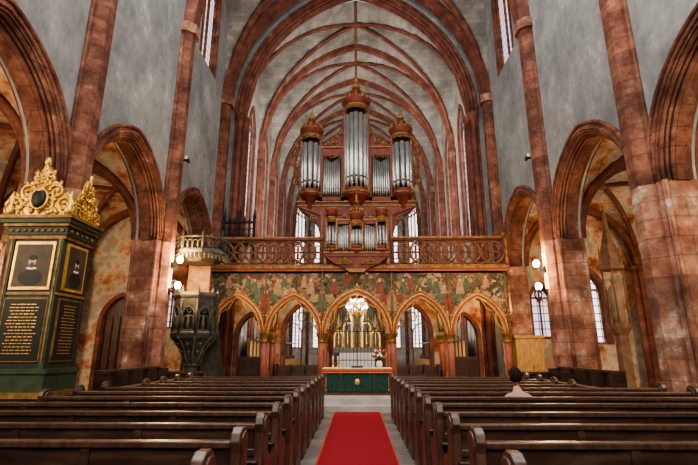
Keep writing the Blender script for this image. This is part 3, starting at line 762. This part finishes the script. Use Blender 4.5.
# ---------------------------------------------------------------- altar
al=empty('altar_table'); AYc=14.5
mb=MB()
mb.box(-1.0,1.0,AYc-.4,AYc+.4,.3,.38,1); mb.box(-.92,.92,AYc-.35,AYc+.35,.38,.98,0)
mb.box(-1.03,1.03,AYc-.43,AYc+.43,.98,1.05,1)
mb.box(-1.05,1.05,AYc-.45,AYc+.45,1.05,1.07,2)
mb.box(-1.05,1.05,AYc-.455,AYc-.445,.93,1.06,3)
mb.box(-1.05,1.05,AYc-.46,AYc-.45,.94,.955,4); mb.box(-1.05,1.05,AYc-.46,AYc-.45,1.02,1.035,4)
n_=30
for k in range(n_):
    x=-.9+1.8*k/n_
    mb.prism([(x,.40),(x+.06,.40),(x+.06,.94),(x,.94)],MY,AYc-.40-.02*(k%2),AYc-.36,0)
for x in (-.97,-.5,.5,.97): mb.box(x-.02,x+.02,AYc-.44,AYc-.4,.38,.95,1)
mb.sphere((0,AYc-.43,.68),.09,4,8,(1,.2,1))
mb.obj('table_with_cloth',[CLOTH_G,WOOD2,WHITE,REDP,GOLD],al)
mb=MB()
for x in (-.75,-.6):
    mb.lathe(x,AYc,[(.07,1.07),(.03,1.10),(.02,1.2),(.045,1.23),(.02,1.25)],8,1); mb.cyl(x,AYc,1.25,1.42,.016,8,0)
mb.box(-.18,.18,AYc-.15,AYc+.12,1.07,1.13,2)
mb.obj('candlesticks_and_bible',[WHITE,GOLD,WOOD],al)
mb=MB(); vx=.68
mb.lathe(vx,AYc,[(.06,1.07),(.1,1.14),(.09,1.24),(.06,1.28)],10,0)
for k in range(40):
    a=random.random()*2*pi; rr=random.random()*.24; z=1.34+random.random()*.26
    mb.tube([(vx,AYc,1.26),(vx+rr*math.cos(a),AYc+rr*math.sin(a),z)],.006,4,1)
    mb.sphere((vx+rr*math.cos(a),AYc+rr*math.sin(a),z),.038,random.choice((1,2,2,3)),6)
mb.obj('flower_vase',[WHITE,LEAF,FLOWER,FLOWW],al)

mb=MB(); hx,hy,hz=0,16.9,2.95
mb.tube([(hx,hy,hz+.5),(hx,hy,4.3)],.014,5,0)
mb.lathe(hx,hy,[(.0,hz-.45),(.07,hz-.36),(.04,hz-.2),(.13,hz-.05),(.05,hz+.1),(.09,hz+.3),(.03,hz+.42),(.0,hz+.52)],10,0)
for tier,(rr,zz,nn) in enumerate(((.38,0,8),(.22,.25,6))):
    for k in range(nn):
        a=k*2*pi/nn+.2
        mb.tube([(hx+q*rr/.3*math.cos(a),hy+q*rr/.3*math.sin(a),hz+zz+z) for q,z in ((.05,0),(.15,-.1),(.26,-.07),(.3,.04))],.016,5,0)
        mb.lathe(hx+rr*math.cos(a),hy+rr*math.sin(a),[(.045,hz+zz+.04),(.05,hz+zz+.06)],6,0)
        mb.cyl(hx+rr*math.cos(a),hy+rr*math.sin(a),hz+zz+.06,hz+zz+.15,.018,6,2)
        mb.sphere((hx+rr*math.cos(a),hy+rr*math.sin(a),hz+zz+.19),.032,1,6,(1,1,1.5))
mb.obj('brass_chandelier',[GOLD,BULB,WHITE])

# ---------------------------------------------------------------- epitaph monument left
mo=empty('gilded_epitaph_monument')
X0,X1,Y0,Y1=-5.66,-4.78,7.08,7.84
mb=MB()
mb.box(X0-.1,X1+.1,Y0-.1,Y1,0,.9,0); mb.box(X0-.14,X1+.14,Y0-.14,Y1,.9,.98,1); mb.box(X0-.07,X1+.07,Y0-.07,Y1,.98,1.25,0)
mb.box(X0-.1,X1+.1,Y0-.1,Y1,1.25,1.32,0)
mb.box(X0,X1,Y0,Y1,1.32,3.40,2)
mb.box(X0-.03,X1+.03,Y0-.03,Y1,3.36,3.42,1); mb.box(X0-.06,X1+.06,Y0-.06,Y1,3.42,3.56,2)
mb.box(X0-.10,X1+.10,Y0-.10,Y1,3.56,3.61,1); mb.box(X0-.14,X1+.14,Y0-.14,Y1,3.61,3.68,0); mb.box(X0-.17,X1+.17,Y0-.17,Y1,3.68,3.73,1)
mb.box(X0-.02,X1+.02,Y0-.02,Y1,2.45,2.49,1)
for x in (X0+.04,X1-.04): mb.box(x-.04,x+.04,Y0-.03,Y0,1.32,3.36,0); mb.box(x-.012,x+.012,Y0-.04,Y0-.03,1.4,3.35,1)
for k in range(9): mb.sphere((X0+.02+k*(X1-X0-.04)/8,Y0-.07,3.49),.03,1,6,(1.3,.4,1))
for k in range(5): mb.sphere((X1+.07,Y0+.05+k*.14,3.49),.03,1,6,(.4,1.3,1))
mb.obj('monument_body',[GREEN,DGOLD,GREEN2],mo)
mb=MB()
def panel(mp,uc,hw,z0,z1,d,framed,text):
    mb.prism([(uc-hw,z0),(uc+hw,z0),(uc+hw,z1),(uc-hw,z1)],mp,d,d-.03,1 if framed else 5)
    k=.045 if framed else .02
    mb.prism([(uc-hw+k,z0+k),(uc+hw-k,z0+k),(uc+hw-k,z1-k),(uc-hw+k,z1-k)],mp,d-.02,d-.038,2 if framed else 0)
    if text:
        z=z1-.11
        while z>z0+.08:
            w=(hw-.09)*(.75+.25*random.random()); u=uc-w
            while u<uc+w-.02:
                l=.03+.06*random.random(); mb.prism([(u,z),(min(u+l,uc+w),z),(min(u+l,uc+w),z+.011),(u,z+.011)],mp,d-.037,d-.041,1); u+=l+.018
            z-=.05
    else:
        zc=(z0+z1)/2
        def ell(u,z,a,b,dd,mi): mb.prism([(uc+u+a*math.cos(t*pi/8),z+b*math.sin(t*pi/8)) for t in range(16)],mp,d-.037,d-dd,mi)
        ell(0,zc-.2,hw*.6,.13,.041,0); ell(0,zc-.05,hw*.26,.022,.043,4); ell(0,zc+.06,hw*.19,.085,.045,3); ell(0,zc+.12,hw*.2,.045,.047,0); ell(0,zc-.0,hw*.12,.045,.048,2)
xc=(X0+X1)/2
panel(MY,xc,.33,2.53,3.31,Y0,True,False); panel(MY,xc,.35,1.42,2.40,Y0,False,True)
mr=lambda u,z,d:(X1-(d),u,z)
yc=(Y0+Y1)/2-.02
panel(mr,yc,.27,2.53,3.31,0,True,False); panel(mr,yc,.28,1.42,2.40,0,False,True)
mb.obj('portraits_and_inscriptions',[BLACK,GOLD,PORT,SKIN,WHITE,DGOLD],mo)
mb=MB()
crest(mb,MY,xc-.02,3.73,1.2,1.0,Y0-.06,0,.1,leaves=140)
mb.sphere((xc-.02,Y0-.13,4.02),.12,1,12,(1,.4,1.3))
mb.tube([(xc-.02+.14*math.cos(k*pi/8),Y0-.12,4.02+.18*math.sin(k*pi/8)) for k in range(16)],.022,6,0,closed=True)
mr2=lambda u,z,d:(X1+.06-d,u,z)
crest(mb,mr2,yc,3.73,.78,.85,0,0,.08,leaves=60)
for x in (X0-.05,X1+.05): mb.lathe(x,Y0-.08,[(.05,3.73),(.08,3.83),(.03,3.93),(.06,4.03),(0,4.18)],8,0)
mb.obj('gilded_crests',[GOLD,BLACK],mo)

# ---------------------------------------------------------------- pews
def pew(x0,x1,y,name='church_pew'):
    mb=MB(); a,b=min(x0,x1),max(x0,x1)
    mb.box(a,b,y-.02,y+.015,.25,.93,0)
    mb.box(a,b,y-.05,y+.045,.92,.965,1)
    mb.box(a,b,y-.035,y+.02,.70,.76,0)
    mb.box(a,b,y-.15,y-.02,.66,.685,0)
    n_=max(2,int((b-a)/.9))
    for k in range(n_+1):
        x=a+(b-a)*k/n_; mb.box(x-.035,x+.035,y-.04,y+.02,.0 if k in (0,n_) else .25,.93,0)
    mb.box(a,b,y+.015,y+.40,.42,.455,0)
    mb.box(a,b,y+.33,y+.36,.30,.42,0); mb.box(a,b,y-.03,y+.03,.1,.25,0)
    mb.box(a,b,y+.0,y+.04,0,.1,0)
    P_=[(-.12,0),(.42,0),(.42,.12),(.36,.2),(.36,.42),(.42,.5),(.43,.58),(.38,.64),(.28,.66),(.16,.72),(.10,.82),(.09,.92),(.11,.98),(.10,1.03),(.04,1.06),(-.04,1.06),(-.10,1.03),(-.12,.97),(-.09,.9),(-.09,.5),(-.12,.2)]
    for xe in (x0,x1):
        w=.035
        mb.prism([(y+u,z) for u,z in P_],lambda u,z,d:(d,u,z),xe-w,xe+w,1)
        mb.prism([(y+u*.75+.02,z*.97) for u,z in P_[9:]],lambda u,z,d:(d,u,z),xe-w-.012,xe+w+.012,1)
    o=mb.obj(name,[WOOD,WOOD2]); bv=o.modifiers.new('bev','BEVEL'); bv.width=.008; bv.segments=2; bv.limit_method='ANGLE'
    return o
for k in range(12):
    y=2.72+.8*k
    xl=5.25 if y<6.5 else (4.45 if y<9 else 4.1)
    pew(-.86,-xl,y); pew(.86,(5.25 if y<9 else 4.1),y)
for s in (-1,1):
    y0=9.25
    mb=MB(); a,b=sorted((s*4.5,s*5.25)); y1=12.1
    bk=s*5.2
    mb.box(bk,bk-s*.05,y0,y1,0,1.15,0); mb.box(bk,bk-s*.45,y0,y1,.4,.45,0)
    fr=s*4.5; mb.box(fr,fr+s*.05,y0,y1,0,.85,0); mb.box(fr-s*.04,fr+s*.2,y0,y1,.85,.9,1)
    mb.box(bk+s*.03,bk-s*.1,y0,y1,1.15,1.2,1)
    for q in range(5):
        y=y0+(y1-y0)*q/4; mb.box(a,b,y-.03,y+.03,0,.7,0); mb.box(bk,bk-s*.3,y-.03,y+.03,.7,1.15,0); mb.box(fr-s*.02,fr,y-.05,y+.05,0,.85,1)
    mb.obj('wooden_choir_stall',[WOOD,WOOD2])
for s in (-1,1):
    mb=MB(); y=12.3
    a,b=sorted((s*4.0,s*5.1))
    mb.box(a,b,y,y+.06,0,1.0,0); mb.box(a-.03,b+.0,y-.05,y+.12,1.0,1.06,1)
    for q in range(6):
        x=a+(b-a)*q/5; mb.box(max(a,x-.03),min(b,x+.03),y-.03,y,0,1.0,1)
    mb.obj('wooden_partition',[WOOD,WOOD2])

mb=MB()
a,b,y=5.55,6.5,16.3
mb.box(a,b,y,y+.4,.3,2.0,0); mb.box(a-.05,b+.05,y-.05,y+.42,2.0,2.1,0); mb.box(5.72,b+.03,y-.03,y+.4,0,.3,0)
for x in (a+.06,(a+b)/2+.02):
    w=(b-a)/2-.1
    for z0,z1 in ((.38,.98),(1.08,1.9)): mb.box(x,x+w,y-.02,y,z0,z1,1); mb.box(x+.06,x+w-.06,y-.03,y-.02,z0+.06,z1-.06,0)
mb.sphere(((a+b)/2+.06,y-.04,1.0),.025,2,6)
mb.obj('oak_cabinet',[HONEY,HONEY,IRON])

# ---------------------------------------------------------------- lamps
def sconce(s,y,zs,en,name='sconce_lamp'):
    mb=MB(); x=s*(W-SHD-.005)
    for z in zs:
        mb.box(x,x-s*.03,y-.05,y+.05,z-.2,z-.02,0)
        mb.tube([(x-s*.02,y,z-.1),(x-s*.16,y,z-.16),(x-s*.24,y,z-.1),(x-s*.24,y,z-.04)],.012,5,0)
        mb.lathe(x-s*.24,y,[(.03,z-.05),(.045,z-.03),(.05,z)],8,0)
        mb.sphere((x-s*.24,y,z+.06),.095,1,10,(1,1,1.15))
        L=bpy.data.lights.new(name+'_light','POINT'); L.energy=en; L.color=(1,.60,.26); L.shadow_soft_size=.07
        lo=bpy.data.objects.new(name+'_light',L); lo.location=(x-s*.28,y-.02,z+.24); scene.collection.objects.link(lo)
    spiral(mb,lambda u,z,d:(x-s*abs(u),y+d,z),.12,zs[-1]-.35,0,.1,1,0,1.3,0,.012)
    mb.obj(name,[IRON,BULB],wobs[s])
sconce(1,12.9,(3.95,3.3),170); sconce(-1,12.9,(4.1,3.35),170)
sconce(1,17.0,(3.1,),70)
def flood(s,name):
    mb=MB(); x=s*(W-.0); y=13.6; z=7.6
    mb.box(x,x-s*.06,y-.06,y+.06,z-.06,z+.06,0)
    mb.tube([(x-s*.03,y,z),(x-s*.25,y,z+.02)],.02,6,0)
    mb.tube([(x-s*.22,y+.1,z),(x-s*.22,y-.1,z+.02),(x-s*.22,y-.2,z+.03)],.08,10,0,radii=[.05,.08,.1])
    mb.tube([(x-s*.22,y-.19,z+.03),(x-s*.22,y-.205,z+.03)],.085,10,1)
    mb.obj(name,[IRON,WHITE],wobs[s])
flood(-1,'floodlight'); flood(1,'floodlight')

mb=MB(); x,y=7.6,13.4
mb.lathe(x,y,[(.3,0),(.3,.2),(.2,.3),(.18,2.0),(.3,2.2),(.34,2.35)],8,0,False)
mb.lathe(x,y,[(.16,2.35),(.2,2.6),(.17,3.0),(.2,3.3),(.08,3.45),(.06,3.5)],10,1); mb.sphere((x,y,3.6),.11,1,8,(1,1,1.2))
for k in range(6):
    a=k*pi/3; mb.tube([(x+.3*math.cos(a),y+.3*math.sin(a),2.35),(x+.3*math.cos(a),y+.3*math.sin(a),3.95)],.025,5,0)
    mb.lathe(x+.3*math.cos(a),y+.3*math.sin(a),[(.05,3.9),(.05,4.2),(0,4.7)],6,0)
mb.lathe(x,y,[(.36,3.9),(.38,4.0),(.3,4.05),(.26,4.5),(.12,5.0),(.06,5.6),(0,6.0)],6,0,False)
mb.obj('gothic_statue_tabernacle',[OCHRE,CREAM])

# ---------------------------------------------------------------- person
def skinned(name, verts, edges, radii, root, mats, matfn, lvl=2, parent=None):
    me=bpy.data.meshes.new(name+'_sk'); me.from_pydata(verts,edges,[]); me.update()
    o=bpy.data.objects.new(name+'_sk',me); scene.collection.objects.link(o)
    md=o.modifiers.new('Skin','SKIN')
    for i,r in enumerate(radii):
        rr=r if isinstance(r,tuple) else (r,r)
        me.skin_vertices[0].data[i].radius=rr; me.skin_vertices[0].data[i].use_root=(i==root)
    md.use_smooth_shade=True
    sb=o.modifiers.new('Sub','SUBSURF'); sb.levels=lvl; sb.render_levels=lvl
    dg=bpy.context.evaluated_depsgraph_get(); dg.update()
    m2=bpy.data.meshes.new_from_object(o.evaluated_get(dg))
    bpy.data.objects.remove(o)
    m2.materials.clear()
    for m in mats: m2.materials.append(m)
    for p in m2.polygons: p.material_index=matfn(p.center); p.use_smooth=True
    ob=bpy.data.objects.new(name,m2); scene.collection.objects.link(ob)
    if parent: ob.parent=parent
    return ob
per=empty('seated_visitor'); px_,py_=2.36,7.0
V=[(0,0,.56),(0,-.01,.70),(0,.01,.84),(0,.03,.945),(0,.05,1.02),(0,.07,1.10),
   (-.16,.03,.93),(-.235,.12,.72),(-.14,.34,.64),(.16,.03,.93),(.235,.12,.72),(.14,.34,.64),
   (-.10,.06,.55),(-.12,.44,.54),(-.12,.46,.12),(-.12,.60,.05),
   (.10,.06,.55),(.12,.44,.54),(.12,.46,.12),(.12,.60,.05)]
E=[(0,1),(1,2),(2,3),(3,4),(4,5),(3,6),(6,7),(7,8),(3,9),(9,10),(10,11),(0,12),(12,13),(13,14),(14,15),(0,16),(16,17),(17,18),(18,19)]
Rr=[(.15,.12),(.14,.10),(.15,.11),(.09,.08),.05,.05,.058,.048,.034,.058,.048,.034,.09,.065,.045,.045,.09,.065,.045,.045]
Vw=[(px_+a,py_+b,c) for a,b,c in V]
def mf(c):
    if c[2]>1.02 and abs(c[0]-px_)<.08: return 1
    if c[2]<.13: return 3
    if c[2]<.61 : return 2
    return 0
skinned('body',Vw,E,Rr,0,[SHIRT,SKIN,TROUS,BLACK],mf,2,per)
mb=MB(); hc=(px_,py_+.10,1.215)
v0=len(mb.v); mb.sphere(hc,.105,0,16,(.74,.92,1.15))
for i in range(v0,len(mb.v)):
    x,y,z=mb.v[i]
    if z<hc[2]: k=(hc[2]-z)/.12; x=hc[0]+(x-hc[0])*(1-.28*k); y=y+.012*k
    mb.v[i]=(x,y,z)
for s in (-1,1):
    mb.sphere((hc[0]+s*.088,hc[1]-.0,hc[2]-.005),.03,0,8,(.35,.7,1.1))
    mb.sphere((hc[0]+s*.032,hc[1]+.082,hc[2]+.005),.013,2,8); mb.sphere((hc[0]+s*.032,hc[1]+.092,hc[2]+.005),.006,3,6)
    mb.box(hc[0]+s*.032-.016,hc[0]+s*.032+.016,hc[1]+.088,hc[1]+.094,hc[2]+.026,hc[2]+.032,1)
mb.lathe(hc[0],hc[1]+.094,[(.016,hc[2]-.035),(.018,hc[2]-.028),(.009,hc[2]),(.004,hc[2]+.012)],8,0)
mb.sphere((hc[0],hc[1]+.084,hc[2]-.058),.02,4,8,(1.1,.4,.35))
v0=len(mb.v); mb.sphere((hc[0],hc[1]-.014,hc[2]+.018),.118,1,18,(.80,.93,1.08))
for i in range(v0,len(mb.v)):
    x,y,z=mb.v[i]
    if y>hc[1]+.03 and z<hc[2]+.06: y=hc[1]+.03; x=hc[0]+(x-hc[0])*.8
    if z<hc[2]-.07: z=hc[2]-.07-(hc[2]-.07-z)*.3
    mb.v[i]=(x+random.uniform(-.003,.003),y+random.uniform(-.003,.003),z)
mb.obj('head',[SKIN,HAIR,WHITE,BLACK,REDP],per)
for s in (-1,1):
    hx_,hy_,hz_=px_+s*.13,py_+.36,.635
    HV=[(hx_,hy_,hz_),(hx_-s*.01,hy_+.05,hz_),(hx_-s*.02,hy_+.09,hz_-.005)]; HE=[(0,1),(1,2)]; HR=[(.022,.018),(.034,.016),(.034,.014)]
    o=skinned('hand',HV,HE,HR,0,[SKIN],lambda c:0,1,per)
    fb=MB()
    for q,ln in enumerate((.062,.072,.068,.052)):
        fx=hx_-s*.02+(q-1.5)*.019; fy=hy_+.085
        fb.tube([(fx,fy-.015,hz_-.004),(fx,fy+ln*.45,hz_+.004),(fx,fy+ln*.8,hz_-.01),(fx,fy+ln,hz_-.028)],.009,7,0,radii=[.0095,.009,.0085,.006])
    fb.tube([(hx_-s*.03,hy_+.03,hz_),(hx_-s*.055,hy_+.06,hz_-.002),(hx_-s*.06,hy_+.095,hz_-.012)],.01,7,0,radii=[.011,.0105,.007])
    fb.obj('fingers',[SKIN],per)

# ---------------------------------------------------------------- lights
def area(name,loc,rot,sx,sy,e,c):
    L=bpy.data.lights.new(name,'AREA'); L.shape='RECTANGLE'; L.size=sx; L.size_y=sy; L.energy=e; L.color=c
    o=bpy.data.objects.new(name,L); o.location=loc; o.rotation_euler=[math.radians(a) for a in rot]; scene.collection.objects.link(o); return o
area('west_fill_light',(0,-4.9,9),(84,0,0),9,11,2350,(1,.95,.87))  # unseen fill lamp added behind the camera; the west wall has no window
for c in (1.65,6.15,10.65):
    area('clerestory_light',(-5.5,c,15.0),(0,-55,0),3.6,1.6,680,(.98,.98,1))
    area('clerestory_light',(5.5,c,15.0),(0,55,0),3.6,1.6,520,(.98,.98,1))
area('choir_fill_light',(0,18.9,9.5),(108,0,0),6,4,1050,(1,.93,.85))  # added fill lamp, hidden behind the organ and facing into the choir
area('choir_low_fill_light',(0,18.9,2.6),(92,0,0),8,2.4,650,(1,.90,.78))  # low fill lamp added to brighten the choir behind the screen arches
for s in (-1,1):  # unseen fill lamps added in both aisles, turned away from the camera
    area('aisle_fill_light',(s*8.9,3.0,4.2),(92,0,0),3,3,340,(1,.78,.52))
    area('aisle_fill_light',(s*10.6,12.5,3.6),(90,0,-20*s),1.2,2,200,(1,.76,.48))
area('screen_fill_light',(0,16.62,3.9),(60,0,0),9,.25,110,(1,.78,.5))  # added warm fill strip under the loft, without a fixture

w=bpy.data.worlds.new('world'); scene.world=w; w.use_nodes=True
w.node_tree.nodes['Background'].inputs[0].default_value=(.75,.82,.9,1); w.node_tree.nodes['Background'].inputs[1].default_value=.8

# ---------------------------------------------------------------- camera
cd=bpy.data.cameras.new('camera'); cd.sensor_width=36; cd.lens=36*450/698; cd.clip_start=.05; cd.clip_end=200
co=bpy.data.objects.new('camera',cd); co.location=(0,0,1.6); co.rotation_euler=(math.radians(90+14.63),0,math.radians(1.0)); scene.collection.objects.link(co)
scene.camera=co
